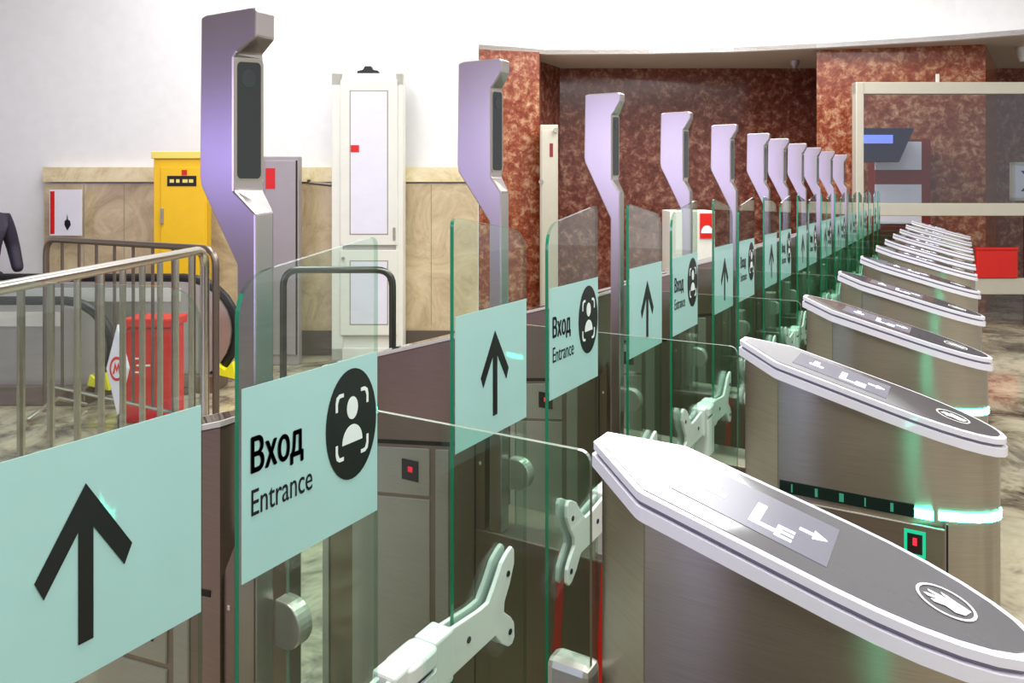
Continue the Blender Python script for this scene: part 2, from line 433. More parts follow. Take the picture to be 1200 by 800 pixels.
    quad(-1.62, -1.325, .12, zb-.165, 'service_door', 'steel_light', bevel=.002)
    quad(-1.305, -1.26, .12, zb-.018, 'door_strip', 'steel_light', bevel=.002)
    quad(-1.745, -1.72, .05, zb-.02, 'corner_strip', 'steel_light', y0=-.101)
    bm = bm_new(); box(bm, -1.425, -1.365, -.105, -.102, zb-.105, zb-.045, 0); box(bm, -1.402, -1.385, -.1056, -.1048, zb-.080, zb-.064, 1)
    finish('display_window', bm, ['dark_led', 'red_led'], ex)
    # low middle body with the red guard stripes
    mb = bm_new(); box(mb, -1.174, -.47, -.095, .095, 0, H-midz); mid = finish('middle_body', mb, 'steel_brown', t, bevel=.004)
    for x0 in (-.97, -.845) if midz < 1 else ():
        bm = bm_new(); L = [(x0+.115*s-.05*s*s, H-1.62+.66*s) for s in [k/10 for k in range(11)]]
        lo = [(x-.011, -.0965, z) for x, z in L]+[(x+.011, -.0965, z) for x, z in L[::-1]]
        prism(bm, lo, [(a, -.094, c) for a, _, c in lo])
        finish('red_stripe', bm, 'redstripe', mid)
    # side glass running between post and reader pedestal
    pts = roundpoly([(-1.088, H-.97), (-.468, H-.97), (-.468, H-.388), (-1.088, H-.388)], [0, 0, .02, .01], 5)
    bm = bm_new(); prism(bm, [(x, -.021, z) for x, z in pts], [(x, -.013, z) for x, z in pts], 0, 1)
    finish('side_glass', bm, ['lowglass', 'edge_pale'], t)
    # D-shaped clamp at the post
    q = [(-1.094, H-.805-.043), (-1.070, H-.805-.043)]+[(-1.070+.040*math.sin(math.pi*k/14), H-.805-.043*math.cos(math.pi*k/14)) for k in range(1, 14)]+[(-1.070, H-.805+.043), (-1.094, H-.805+.043)]
    bm = bm_new(); prism(bm, [(x, -.044, z) for x, z in q], [(x, -.010, z) for x, z in q]); finish('glass_clamp', bm, 'steel_light', t, bevel=.003)
    # pivot column with its cap
    if leaves[0] or leaves[1]:
        bm = bm_new()
        pc = roundpoly([(XL-.03, -.06), (XL+.03, -.06), (XL+.03, .03), (XL-.03, .03)], .022, 5)
        prism(bm, [(x, y, H-midz-.005) for x, y in pc], [(x, y, H-.825) for x, y in pc]); pv = finish('pivot_column', bm, 'white_plastic', t, smooth=True)
        bm = bm_new(); prism(bm, [(x, y, H-.818) for x, y in pc], [(x, y, H-.785) for x, y in pc]); finish('pivot_cap', bm, 'white_plastic', pv, smooth=True, bevel=.006)
        bm = bm_new(); box(bm, XL-.024, XL+.024, -.045, .015, H-.826, H-.817); finish('pivot_joint', bm, 'bolt', pv)
        for sg, on in ((-1, leaves[0]), (1, leaves[1])):
            if not on: continue
            bm = bm_new(); a, b = sorted((sg*.022, sg*.078)); box(bm, XL-.024, XL+.024, a-.01*(sg < 0), b, H-.876, H-.782)
            finish('hinge_block', bm, 'white_plastic', t, bevel=.005)
    if leaves[0]: add_leaf(t, -1, drop, ewidth)
    if leaves[1]: add_leaf(t, 1, drop if adrop is None else adrop, awidth)
    return t

CY = [.225, 1.045, 1.895, 2.745, 3.595, 4.445, 5.295, 5.94, 6.68, 7.43, 8.28, 9.25]
T_LABEL = [
 'steel turnstile showing only its large arrow glass leaf in the bottom left corner',
 'nearest full turnstile, large white-rimmed lid with hand icon in the bottom right corner',
 'second full turnstile, pale grey lid with glowing green ring and a small green-framed red indicator',
 'third full turnstile, dark glossy lid and upper one of the two glowing green rings',
 'turnstile right behind the third white-rimmed lid, fourth full one from the camera',
 'fifth full turnstile from the camera in the receding row',
 'sixth full turnstile from the camera, just before the row closes up',
 'seventh full turnstile from the camera, close behind the sixth',
 'eighth full turnstile from the camera in the receding row',
 'third turnstile from the far end of the row',
 'second turnstile from the far end of the row',
 'farthest turnstile at the end of the row, nearest the glazed booth']
GT = 'steel metro turnstiles in one receding row'
t = make_turnstile(adrop=.035, leaves=(0, 1), awidth=.285, edrop=.03); t.location = (0, CY[0], 0); tag(t, T_LABEL[0], 'turnstile', GT)
# the first one carries the nearest Entrance leaf
t = make_turnstile(drop=.030, adrop=.008, edrop=.028, midz=1.03); t.location = (0, CY[1], 0); tag(t, T_LABEL[1], 'turnstile', GT)
proto = make_turnstile(); proto.location = (0, CY[2], 0); tag(proto, T_LABEL[2], 'turnstile', GT)
proto6 = make_turnstile(awidth=.2); proto7 = make_turnstile(ewidth=.2, awidth=.245); proto8 = make_turnstile(ewidth=.245, awidth=.245)
for i in range(3, 12):
    c = proto6 if i == 6 else proto7 if i == 7 else proto8 if i == 8 else copy_tree(proto8 if i > 8 else proto); tag(c, None, 'turnstile', GT)
    c.location = (0, CY[i], 0); c['label'] = T_LABEL[i]

# ------------------------------------------------------------------ face camera posts
def make_post(top, tip, inn, s1, s0, ch0, ch1, corner, slant, xl=-1.238, xr=-1.124, xsl=-1.130, dl=.010, bot=-.955):
    p = empty('face_camera_post')
    prof = [(xl+.004, top-.004, 0), (xl+.02, top, 0), (-1.098, top, 0), (-1.089, top-.006, 0), (-1.090, tip, 0), (xr+.008, inn, dl*.7), (xr, inn-.008, dl), (xr, ch0, dl), (-1.092, ch1, 0), (-1.092, bot, 0), (xsl, bot, 0), (xsl, slant, 0), (xl+.004, corner, 0), (xl, corner+.02, 0)]
    Y0, Y1 = -.09, -.046
    bm = bm_new(); prism(bm, [(x, Y0, H+z) for x, z, d in prof], [(x+d, Y1, H+z) for x, z, d in prof])
    b = finish('post_body', bm, 'post', p, bevel=.004)
    dn = Vector((Y1-Y0, -dl)).normalized()
    def slanted(name, pts, o0, o1, m, par):
        # pts in (across the slanted face 0..1, height)
        bm = bm_new(); f = lambda a, z, o: (xr+dl*a+dn.x*o, Y0+(Y1-Y0)*a+dn.y*o, z)
        prism(bm, [f(a, z, o0) for a, z in pts], [f(a, z, o1) for a, z in pts]); return finish(name, bm, m, par)
    def rr(a0, a1, z0, z1, ra, rz):
        out = []
        for cx, cz, st in ((a0+ra, z0+rz, 180), (a1-ra, z0+rz, 270), (a1-ra, z1-rz, 0), (a0+ra, z1-rz, 90)):
            for k in range(6):
                t = math.radians(st+18*k); out.append((cx+ra*math.cos(t), cz+rz*math.sin(t)))
        return out
    slanted('screen_frame', rr(.03, .99, H+s0-.006, H+s1+.006, .14, .009), -.001, .002, 'post_frame', p)
    sc = slanted('screen', rr(.12, .90, H+s0, H+s1, .12, .009), -.001, .0035, 'screen', p)
    slanted('camera_lens', [(.5+.24*math.cos(2*math.pi*k/20), H+s1-.030+.017*math.sin(2*math.pi*k/20)) for k in range(20)], .003, .0045, 'lens', sc)
    # wide foot plate with the bevelled upper corner
    bm = bm_new(); q = [(-1.172, bot), (-1.172, -.715), (-1.142, -.655), (-1.142, bot)]
    prism(bm, [(x, -.094, H+z) for x, z in q], [(x, -.04, H+z) for x, z in q]); f = finish('foot_plate', bm, 'steel_brown', p)
    bm = bm_new(); box(bm, -1.160, -1.154, -.0955, -.093, H-.775, H-.767); finish('screw', bm, 'trimline', f)
    return p
P_LABEL = ['nearest tall face camera post, large dark screen, left of the Entrance glass leaf',
 'second face camera post, black screen, standing in front of the red marble pillar edge',
 'third face camera post from the camera, rising behind the second Entrance leaf',
 'fourth face camera post from the camera, left of the white cabinet with a red sign',
 'fifth face camera post from the camera in the receding row',
 'sixth face camera post from the camera, right after the widest gap of the far posts',
 'seventh face camera post, standing close behind the sixth',
 'eighth face camera post from the camera in the receding row',
 'third face camera post from the far end of the row',
 'second face camera post from the far end of the row',
 'farthest and smallest face camera post, beside the glazed booth frame']
gen = (.348, .315, .272, .258, .040, .022, -.025, .088, -.122)
pp = None
YP = [None]*11
for i in range(11):
    if i == 0: o = make_post(.322, .268, .244, .228, .014, -.008, -.049, .0, -.143, -1.245, -1.150, -1.142, .03, -1.03)
    elif i == 1: o = make_post(.352, .314, .279, .262, .044, .025, -.018, .040, -.10)
    elif i == 2: pp = o = make_post(*gen)
    else: o = copy_tree(pp)
    o.location = (0, CY[i+1], 0)
    tag(o, P_LABEL[i], 'camera post', 'face camera posts along the turnstile row')

# ------------------------------------------------------------------ setting
def poly_wall(name, pts, z0, z1, th, m, back=1):
    """wall along a list of plan points, thickness behind it"""
    bm = bm_new()
    v = [Vector((p[0], p[1])) for p in pts]
    off = []
    for i, p in enumerate(v):
        d = (v[min(i+1, len(v)-1)]-v[max(i-1, 0)]).normalized(); nrm = Vector((-d.y, d.x))*back
        off.append(p+nrm*th)
    for i in range(len(v)-1):
        lo = [(v[i].x, v[i].y, z0), (v[i+1].x, v[i+1].y, z0), (off[i+1].x, off[i+1].y, z0), (off[i].x, off[i].y, z0)]
        prism(bm, lo, [(a, b, z1) for a, b, _ in lo])
    return tag(finish(name, bm, m), kind='structure')
P2 = lambda u, z: (W(u, z, Z=0).x, W(u, z, Z=0).y)
bm = bm_new(); box(bm, -16, 9, -6, 20, -.1, 0); tag(finish('floor', bm, 'floor'), kind='structure')
CZ = 5.2
bm = bm_new(); box(bm, -16, 9, -6, 20, CZ, CZ+.1); tag(finish('ceiling', bm, 'white_wall'), kind='structure')
poly_wall('wall_left', [P2(-420, 7.8), P2(560, 7.8), P2(561, 10.6)], 0, CZ, .12, 'white_wall')
poly_wall('wall_rear', [(-13, -5), (-.8, -5)], 0, CZ, -.12, 'rear')  # unseen wall, added so the near posts reflect a darker tone
# marble dado with cream cap and dark base
def face_box(name, u0, u1, z, zb0, zt, depth, m, kind='structure', parent=None, bevel=0):
    a, b = W(u0, z, Z=0), W(u1, z, Z=0); n = Vector((-SA, CA, 0))
    bm = bm_new(); lo = [a, b, b+n*depth, a+n*depth]
    prism(bm, [(p.x, p.y, zb0) for p in lo], [(p.x, p.y, zt) for p in lo])
    o = finish(name, bm, m, parent, bevel=bevel)
    if kind: o['kind'] = kind
    return o
yZ = lambda y, z: H-(y-218)/900*z
zd = 7.74
face_box('trim_1', 52, 560, zd, .0, yZ(215, zd), .055, 'dado')
face_box('trim_2', 50, 560, zd-.03, yZ(213, zd), yZ(196, zd), .085, 'cream')
face_box('baseboard_left', 50, 562, zd-.03, 0, yZ(387, zd), .03, 'base')
bm = bm_new()
for u in (98, 145, 345, 505): 
    a = W(u, zd-.004, Z=0)
    prism(bm, [(a.x, a.y, .3), (a.x+.004, a.y+.003, .3), (a.x+.004, a.y+.02, .3), (a.x, a.y+.02, .3)], [(a.x, a.y, yZ(216, zd)), (a.x+.004, a.y+.003, yZ(216, zd)), (a.x+.004, a.y+.02, yZ(216, zd)), (a.x, a.y+.02, yZ(216, zd))])
tag(finish('trim_3', bm, 'groove'), kind='structure')
ZS = H+1.9
fas = [P2(540, 10.55), P2(600, 10.8), P2(640, 11.05), P2(760, 11.0), P2(860, 10.85), P2(957, 10.55), P2(1040, 10.25), P2(1120, 9.95), P2(1200, 9.6), P2(1300, 9.1), P2(1450, 8.2)]
poly_wall('wall_upper', fas, ZS, CZ, .1, 'fascia')
bm = bm_new()
far = [P2(540, 13.5), P2(1450, 13.5)]
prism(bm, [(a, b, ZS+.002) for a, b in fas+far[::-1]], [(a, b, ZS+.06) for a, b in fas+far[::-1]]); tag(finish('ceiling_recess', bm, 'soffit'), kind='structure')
# red marble: corner pillar, return, recessed wall, right pillar
bm = bm_new()
lo = [P2(559, 10.65), P2(632, 10.9), P2(636, 12.6), P2(560, 12.6)]
prism(bm, [(a, b, 0) for a, b in lo], [(a, b, ZS) for a, b in lo]); tag(finish('wall_corner_pillar', bm, 'redmarble'), kind='structure')
bm = bm_new()
lo = [P2(625, 11.5), P2(656, 12.35), P2(656, 12.7), P2(625, 12.7)]
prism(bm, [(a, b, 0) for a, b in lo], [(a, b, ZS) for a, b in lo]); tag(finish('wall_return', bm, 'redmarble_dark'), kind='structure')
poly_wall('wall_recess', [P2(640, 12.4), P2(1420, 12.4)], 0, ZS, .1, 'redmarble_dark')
bm = bm_new()
lo = [P2(957, 10.75), P2(1155, 10.3), P2(1168, 12.38), P2(960, 12.38)]
prism(bm, [(a, b, 0) for a, b in lo], [(a, b, ZS) for a, b in lo]); tag(finish('wall_right_pillar', bm, 'redmarble'), kind='structure')
bm = bm_new()
for k in range(1): tube(bm, [W(931, 11.6, Z=ZS-.005), W(931, 11.6, Z=ZS-.05), W(931, 11.6, Z=ZS-.12)], [.07, .07, .03], 14)
tag(finish('ceiling_camera', bm, 'greycab', smooth=True), 'small round grey dome camera under the soffit of the marble recess', 'security camera')
bm = bm_new(); tube(bm, [W(1200, 10.5, Z=ZS-.002), W(1200, 10.5, Z=ZS-.1), W(1200, 10.5, Z=ZS-.2)], [.09, .09, .05], 14)
tag(finish('ceiling_camera', bm, 'white_plastic', smooth=True), 'small white ceiling fitting at the top right edge above the glazed booth', 'security camera')

# ------------------------------------------------------------------ things on the left wall (local frame: x right, y away, z up)
def local(name, u, z, Z=0):
    o = empty(name, W(u, z, Z=Z), AL); return o
def lb(par, name, m, boxes, **k):
    bm = bm_new()
    for b_ in boxes: box(bm, *b_)
    return finish(name, bm, m, par, **k)
# tall white door cabinet
zz = 7.62; s = zz/900
o = local('tall_cupboard', 431, zz-.1)
tag(o, 'tall narrow white panelled cupboard door with a small red sticker against the white wall', 'cupboard')
top = yZ(88, zz); hw = 41*s
lb(o, 'carcass', 'cabwhite', [(-hw, hw, 0, .18, 0, top)])
lb(o, 'carcass_frame', 'cabwhite', [(-hw, -hw+.11, -.03, 0, .0, top), (hw-.07, hw, -.03, 0, .0, top), (-hw, hw, -.03, 0, top-.12, top), (-hw, hw, -.03, 0, 0, .12)], bevel=.006)
zs = yZ(288, zz)
def paneldoor(z0, z1, x0, x1):
    d = lb(o, 'door', 'cabwhite', [(x0, x1, -.05, -.03, z0, z1)], bevel=.004)
    lb(d, 'panel_groove', 'groove', [(x0+.09, x0+.10, -.052, -.05, z0+.1, z1-.1), (x1-.10, x1-.09, -.052, -.05, z0+.1, z1-.1), (x0+.09, x1-.09, -.052, -.05, z0+.1, z0+.11), (x0+.09, x1-.09, -.052, -.05, z1-.11, z1-.1)])
    lb(d, 'door_panel', 'cabgrey', [(x0+.10, x1-.10, -.053, -.05, z0+.11, z1-.11)])
    bm = bm_new(); tube(bm, [(x1-.03, -.056, z0+.05), (x1-.03, -.056, z0+.17)], .012, 8); finish('hinge', bm, 'groove', d)
    return d
d1 = paneldoor(zs+.02, top-.07, -hw+.09, hw-.05)
lb(d1, 'sticker', 'red', [(-.155, -.075, -.058, -.053, yZ(179, zz), yZ(171, zz))])
d2 = paneldoor(.25, zs-.03, -hw+.09, hw-.05)
bm = bm_new(); tube(bm, [(-hw+.12, -.052, 1.0), (-hw+.12, -.085, 1.0)], .014, 10); finish('door_knob', bm, 'groove', d2)
bm = bm_new()
q = [(-.11, 0), (.11, 0), (.10, .025), (.05, .035), (.03, .07), (-.03, .07), (-.05, .035), (-.10, .025)]
prism(bm, [(x, 0, z) for x, z in q], [(x, .08, z) for x, z in q])
o = finish('door_closer', bm, 'black', bevel=.006); o.location = W(431, zz-.12, Z=top+.002); o.rotation_euler = (0, 0, AL)
tag(o, 'small dark domed fitting on top of the tall white cupboard', 'fitting')
# yellow cabinet
z = 7.3; s = z/900; o = local('yellow_cabinet', 215, z)
tag(o, 'bright yellow metal wall cabinet with a narrow door and a black label', 'cabinet')
top = yZ(186, z)
lb(o, 'cabinet_body', 'yellow', [(-35*s, 27*s, 0, .12, .12, top)], bevel=.006)
lb(o, 'cabinet_top', 'yellow2', [(-37*s, 29*s, -.02, .12, top+.001, top+.07)], bevel=.006)
d = lb(o, 'door', 'yellow', [(-26*s, 26*s, -.015, 0, .2, yZ(196, z))], bevel=.004)
lb(d, 'label_plate', 'ink', [(-18*s, 16*s, -.02, -.015, yZ(218, z), yZ(206, z))])
for k, wd in enumerate((5, 4, 6, 5)):
    lb(d, 'label_mark', 'yellow2', [((-15+k*7.5)*s, (-15+k*7.5+wd)*s, -.0215, -.0201, yZ(214, z), yZ(210, z))])
lb(d, 'red_mark', 'red', [(-1*s, 5*s, -.022, -.015, yZ(205, z), yZ(199, z))])
lb(d, 'handle', 'groove', [(-25*s, -22*s, -.04, -.015, yZ(262, z), yZ(244, z))], bevel=.003)
# grey electric cabinet
z = 7.3; s = z/900; o = local('grey_cabinet', 332, z)
tag(o, 'tall grey metal cabinet with red sticker right behind the nearest camera post', 'cabinet')
top = yZ(183, z)
lb(o, 'cabinet_body', 'greycab', [(-24*s, 18*s, 0, .12, 0, top)], bevel=.008)
d = lb(o, 'door', 'greycab', [(-21*s, 15*s, -.015, 0, .1, top-.04)], bevel=.004)
lb(d, 'red_sticker', 'red', [(-20*s, -9*s, -.02, -.015, yZ(221, z), yZ(197, z))])
lb(d, 'door_seam', 'seam', [(15.2*s, 16.5*s, -.016, 0, .1, top-.04)])
# dark pipe on the cream cap
bm = bm_new(); a, b = W(362, 7.6, y=214), W(389, 7.6, y=216.5); tube(bm, [a+Vector((0, 0, .03)), a, b], .02, 8)
tag(finish('pipe', bm, 'base', smooth=True), 'short dark pipe along the marble dado between grey cabinet and white cupboard', 'pipe')
# poster
z = 7.6; s = z/900; o = local('poster', 77, z)
tag(o, 'white notice with a red left edge on the beige marble dado', 'poster')
lb(o, 'poster_sheet', 'paper', [(-19*s, 18*s, 0, .02, yZ(276, z), yZ(222, z))])
lb(o, 'red_edge', 'red', [(-18*s, -13*s, -.003, 0, yZ(274, z), yZ(224, z))])
bm = bm_new(); q = [(0, -10), (5, -2), (4, 4), (1, 6), (0, 14), (-1, 6), (-4, 4), (-4, -2)]
prism(bm, [(2*s+x*s*.8, -.003, yZ(262, z)+y*s*.8) for x, y in q], [(2*s+x*s*.8, 0, yZ(262, z)+y*s*.8) for x, y in q]); finish('printed_mark', bm, 'ink', o)
# grey box on marble return
z = 10.6; s = z/900; o = local('service_box', 643, z)
tag(o, 'narrow tall grey service box with a small red mark on the red marble corner', 'box')
lb(o, 'box_body', 'frame', [(-10*s, 11*s, 0, .2, yZ(372, z), yZ(146, z))], bevel=.01)
lb(o, 'box_door', 'frame', [(-8*s, 9*s, -.015, 0, yZ(360, z), yZ(152, z))], bevel=.004)
lb(o, 'red_mark', 'darkred', [(1*s, 5*s, -.02, -.015, yZ(184, z), yZ(168, z))])
for yy, dx in ((153, 8), (213, -9)):
    bm = bm_new(); tube(bm, [(dx*s, -.015, yZ(yy, z)), (dx*s, -.07, yZ(yy, z))], .035, 10); finish('knob', bm, 'chrome', o, smooth=True)
# white cabinet with red sign seen between the glass leaves
z = 9.6; s = z/900; o = local('white_cabinet', 812, z)
tag(o, 'white cabinet carrying a red and white sign, seen between the glass leaves before red marble', 'cabinet')
lb(o, 'cabinet_body', 'cabwhite', [(-27*s, 26*s, 0, .5, 0, yZ(247, z))], bevel=.01)
sg_ = lb(o, 'red_sign', 'red', [(8*s, 25*s, -.02, 0, yZ(279, z), yZ(250, z))])
bm = bm_new(); q = [(16*s+7*s*math.cos(math.pi*k/10), yZ(273, z)+9*s*math.sin(math.pi*k/10)) for k in range(11)]
prism(bm, [(x, -.025, zc) for x, zc in q], [(x, -.02, zc) for x, zc in q]); finish('white_emblem', bm, 'white_ink', sg_)

# ------------------------------------------------------------------ barriers
def barrier(name, path, rails, bars, r, label, cat='barrier', m='chrome'):
    pass
# crowd barrier: two hinged frames
A = W(-60, 2.75, Z=0); B = W(240, 4.86, Z=0); C_ = W(54, 5.8, Z=0)
ZB = 1.30
def rail_frame(P, Q, nb, label, rP=.12, rQ=.12, rt=.028, rb=.016, mm='chrome'):
    o = empty('crowd_barrier', ((P.x+Q.x)/2, (P.y+Q.y)/2, 0)); tag(o, label, 'barrier', 'steel crowd barriers')
    off = Vector(((P.x+Q.x)/2, (P.y+Q.y)/2, 0)); p, q = P-off, Q-off
    up = lambda v, z: Vector((v.x, v.y, z))
    bm = bm_new(); pts = [up(p, 0)]+arcpts(up(p, .5), up(p, ZB), up(q, ZB), rP)+arcpts(up(p, ZB), up(q, ZB), up(q, .5), rQ)+[up(q, 0)]
    tube(bm, pts, rt, 12); finish('tube_frame', bm, mm, o, smooth=True)
    bm = bm_new(); tube(bm, [up(p, .2), up(q, .2)], .014, 10); finish('bottom_rail', bm, 'chrome', o, smooth=True)
    for k in range(1, nb):
        c = p.lerp(q, k/nb); bm = bm_new(); tube(bm, [up(c, .2), up(c, ZB-.015)], rb, 8); finish('vertical_bar', bm, mm, o, smooth=True)
    d = (q-p).normalized(); n = Vector((-d.y, d.x, 0))
    for c in (p.lerp(q, .08), p.lerp(q, .92)):
        bm = bm_new(); tube(bm, [up(c-n*.22, .02), up(c, .12), up(c+n*.22, .02)], .016, 8); finish('foot', bm, 'chrome', o, smooth=True)
rail_frame(A, B, 11, 'near steel crowd barrier running behind the big arrow leaf at left')
rail_frame(B+Vector((.03, .06, 0)), C_, 9, 'far steel crowd barrier in front of the poster and marble dado', rt=.022, rb=.011, mm='tube_dull')
# hoop rail
z = 3.67
bm = bm_new(); a = W(332, z, Z=0); b = W(460, z, Z=0); zt = yZ(316, z)
pts = [a]+arcpts((a.x, a.y, .5), (a.x, a.y, zt), (b.x, b.y, zt), .08)+arcpts((a.x, a.y, zt), (b.x, b.y, zt), (b.x, b.y, .5), .08)+[b]
off = (a+b)/2; tube(bm, [Vector(p)-off for p in pts], .017, 12)
o = finish('hoop_rail', bm, 'dark_tube', smooth=True); o.location = off
tag(o, 'dark grey hoop-shaped guard rail in front of the white cupboard', 'rail')

# ------------------------------------------------------------------ escalator (local frame, x right, y away)
o = local('escalator', 262, 6.4)
tag(o, 'escalator with two rounded steel balustrades and black handrails behind the crowd barriers', 'escalator')
def balustrade(x_end, y, length, ht=.98):
    R = ht*.46
    prof = [(x_end-length, .08), (x_end-length, ht)]+[(x_end-R+R*math.sin(math.pi*k/14), ht-R+R*math.cos(math.pi*k/14)) for k in range(15)]
    bm = bm_new(); prism(bm, [(a, y, c) for a, c in prof], [(a, y+.12, c) for a, c in prof]); b_ = finish('balustrade', bm, 'steel_light', o, smooth=True)
    bm = bm_new(); pts = [(x_end-length, y+.06, ht+.03)]+[(x_end-R+(R+.03)*math.sin(math.pi*k/14), y+.06, ht-R+(R+.03)*math.cos(math.pi*k/14)) for k in range(15)]
    tube(bm, pts, .036, 10); finish('handrail', bm, 'black', b_, smooth=True)
    bm = bm_new(); box(bm, x_end-length, x_end-.1, y-.10, y+.22, 0, .14); finish('skirt', bm, 'steel_brown', b_, bevel=.01)
    bm = bm_new(); q = [(x_end-.12, .14), (x_end+.05, .10), (x_end+.02, .24), (x_end-.04, .17), (x_end-.10, .22)]
    prism(bm, [(a, y-.03, c) for a, c in q], [(a, y+.1, c) for a, c in q]); finish('brush_guard', bm, 'brightyellow', b_)
    bm = bm_new(); box(bm, x_end-length, x_end-R, y-.015, y, ht-.16, ht-.05); finish('bright_moulding', bm, 'trimline', b_)
balustrade(.06, .0, 3.4, .90)
balustrade(-.80, -.36, 2.6, .76)
lb(o, 'comb_plate', 'steel_brown', [(-3.2, -.2, -.14, -.11, .005, .05)])
# red bin
z = 5.5; s = z/900
o = local('red_bin', 174, z)
tag(o, 'red box stand behind the barrier bars next to the diamond sign', 'bin')
lb(o, 'bin_body', 'red', [(-27*s, 27*s, 0, .22, 0, yZ(384, z))], bevel=.015)
lb(o, 'bin_lid', 'red', [(-30*s, 30*s, -.02, .24, yZ(384, z)+.001, yZ(373, z))], bevel=.012)
lb(o, 'printed_lines', 'white_ink', [(-18*s, -4*s, -.004, 0, yZ(421, z), yZ(419, z)), (-14*s, 2*s, -.004, 0, yZ(429, z), yZ(427, z)), (-18*s, -8*s, -.004, 0, yZ(437, z), yZ(435, z))])
# diamond sign
z = 5.0; s = z/900; o = local('diamond_sign', 137, z)
tag(o, 'white diamond-shaped sign board with a round red emblem beside the red box', 'sign')
zc = yZ(432, z)
bm = bm_new(); q = [(0, 52*s), (13*s, 0), (0, -55*s), (-13*s, 0)]
prism(bm, [(x, 0, zc+y) for x, y in q], [(x, .03, zc+y) for x, y in q]); finish('sign_board', bm, 'paper', o, bevel=.006)
bm = bm_new(); n = 28
for r0, r1 in ((8.5, 6.5),):
    a = [bm.verts.new((r0*s*math.cos(2*math.pi*k/n), -.002, zc+r0*1.7*s*math.sin(2*math.pi*k/n))) for k in range(n)]
    b = [bm.verts.new((r1*s*math.cos(2*math.pi*k/n), -.002, zc+r1*1.7*s*math.sin(2*math.pi*k/n))) for k in range(n)]
    for k in range(n): bm.faces.new((a[k], a[(k+1) % n], b[(k+1) % n], b[k]))
q = [(-5, -6), (-2, 8), (0, 1), (2, 8), (5, -6), (2.6, -6), (1.7, 1), (0, -5), (-1.7, 1), (-2.6, -6)]
bm.faces.new([bm.verts.new((x*s, -.002, zc+y*s)) for x, y in q])
finish('red_emblem', bm, 'red', o)
lb(o, 'sign_pole', 'dark_tube', [(-.012, .012, .031, .05, .02, zc)])
lb(o, 'sign_base', 'dark_tube', [(-.13, .13, -.1, .14, 0, .02)], bevel=.006)

# ------------------------------------------------------------------ glazed booth and what stands behind it
z = 9.35; s = z/900
o = local('glazed_booth', 1003, z)
tag(o, 'glazed booth front with a pale metal frame at the right, before the red marble', 'booth')
L = 420*s
yy = lambda y: yZ(y, z)
lb(o, 'top_rail', 'frame', [(0, L, 0, .1, yy(110), yy(96))], bevel=.008)
lb(o, 'middle_rail', 'frame', [(0, L, 0, .1, yy(253), yy(238))], bevel=.008)
lb(o, 'lower_rail', 'frame', [(0, L, 0, .1, yy(345), yy(326))], bevel=.008)
lb(o, 'post', 'frame', [(0, 9*s, -.01, .11, 0, yy(96))], bevel=.008)
lb(o, 'post', 'frame', [(L-9*s, L, -.01, .11, 0, yy(96))], bevel=.008)
lb(o, 'glass_pane', 'booth_glass', [(9*s, L-9*s, .045, .055, yy(238), yy(110))])
lb(o, 'glass_pane', 'booth_glass', [(9*s, L-9*s, .045, .055, .05, yy(326))])
lb(o, 'top_pin', 'trimline', [(97*s, 100*s, .04, .07, yy(96), yy(86))])
z = 9.95; s = z/900
o = local('hanging_monitor', 1038, z)
tag(o, 'dark navy hanging monitor with a glowing blue strip behind the booth glass', 'monitor')
bm = bm_new(); q = [(-30, 150), (34, 150), (16, 190), (-30, 190)]
prism(bm, [(a*s, 0, yZ(c, z)) for a, c in q], [(a*s, .1, yZ(c, z)) for a, c in q]); finish('monitor_case', bm, 'navy', o, bevel=.01)
lb(o, 'lit_strip', 'bluelight', [(-28*s, 8*s, -.01, 0, yZ(168, z), yZ(158, z))])
lb(o, 'wall_bracket', 'dark_tube', [(-.05, .05, .1, .6, yZ(159, z), yZ(153, z))])
z = 10.2; s = z/900
o = local('ticket_machine', 1055, z)
tag(o, 'white ticket machine with dark red bands behind the booth glass', 'ticket machine')
lb(o, 'machine_body', 'darkred', [(-30*s, 36*s, 0, .2, 0, yZ(163, z))], bevel=.01)
lb(o, 'white_panel', 'paper', [(-30*s, 24*s, -.02, 0, yZ(199, z), yZ(166, z))])
lb(o, 'white_panel', 'paper', [(-30*s, 24*s, -.02, 0, yZ(262, z), yZ(216, z))])
z = 9.7; s = z/900
o = local('info_board', 1206, z)
tag(o, 'small framed white sign board with a dark angled mark at the right edge behind glass', 'sign')
lb(o, 'board', 'paper', [(-17*s, 18*s, 0, .04, yZ(232, z), yZ(193, z))], bevel=.006)
lb(o, 'board_frame', 'frame', [(-20*s, -17*s, -.01, .05, yZ(235, z), yZ(190, z)), (18*s, 21*s, -.01, .05, yZ(235, z), yZ(190, z)), (-20*s, 21*s, -.01, .05, yZ(235, z), yZ(232, z)), (-20*s, 21*s, -.01, .05, yZ(193, z), yZ(190, z))])
bm = bm_new(); q = [(-10, 224), (2, 212), (-10, 200), (-5, 200), (8, 212), (-5, 224)]
prism(bm, [(a*s, -.003, yZ(c, z)) for a, c in q], [(a*s, 0, yZ(c, z)) for a, c in q]); finish('printed_mark', bm, 'ink', o)
lb(o, 'board_leg', 'dark_tube', [(-.02, .02, .05, .08, 0, yZ(200, z))])
z = 9.33; s = z/900
o = local('red_box', 1169, z)
tag(o, 'plain red box resting on the lower booth rail beside the noses of the farthest turnstiles', 'box')
lb(o, 'box_body', 'red', [(-24*s, 24*s, 0, .04, yZ(326, 9.35)+.003, yZ(293, z))], bevel=.01)
lb(o, 'box_lid', 'red', [(-24.6*s, 24.6*s, -.006, .042, yZ(293, z)+.001, yZ(290, z))], bevel=.004)

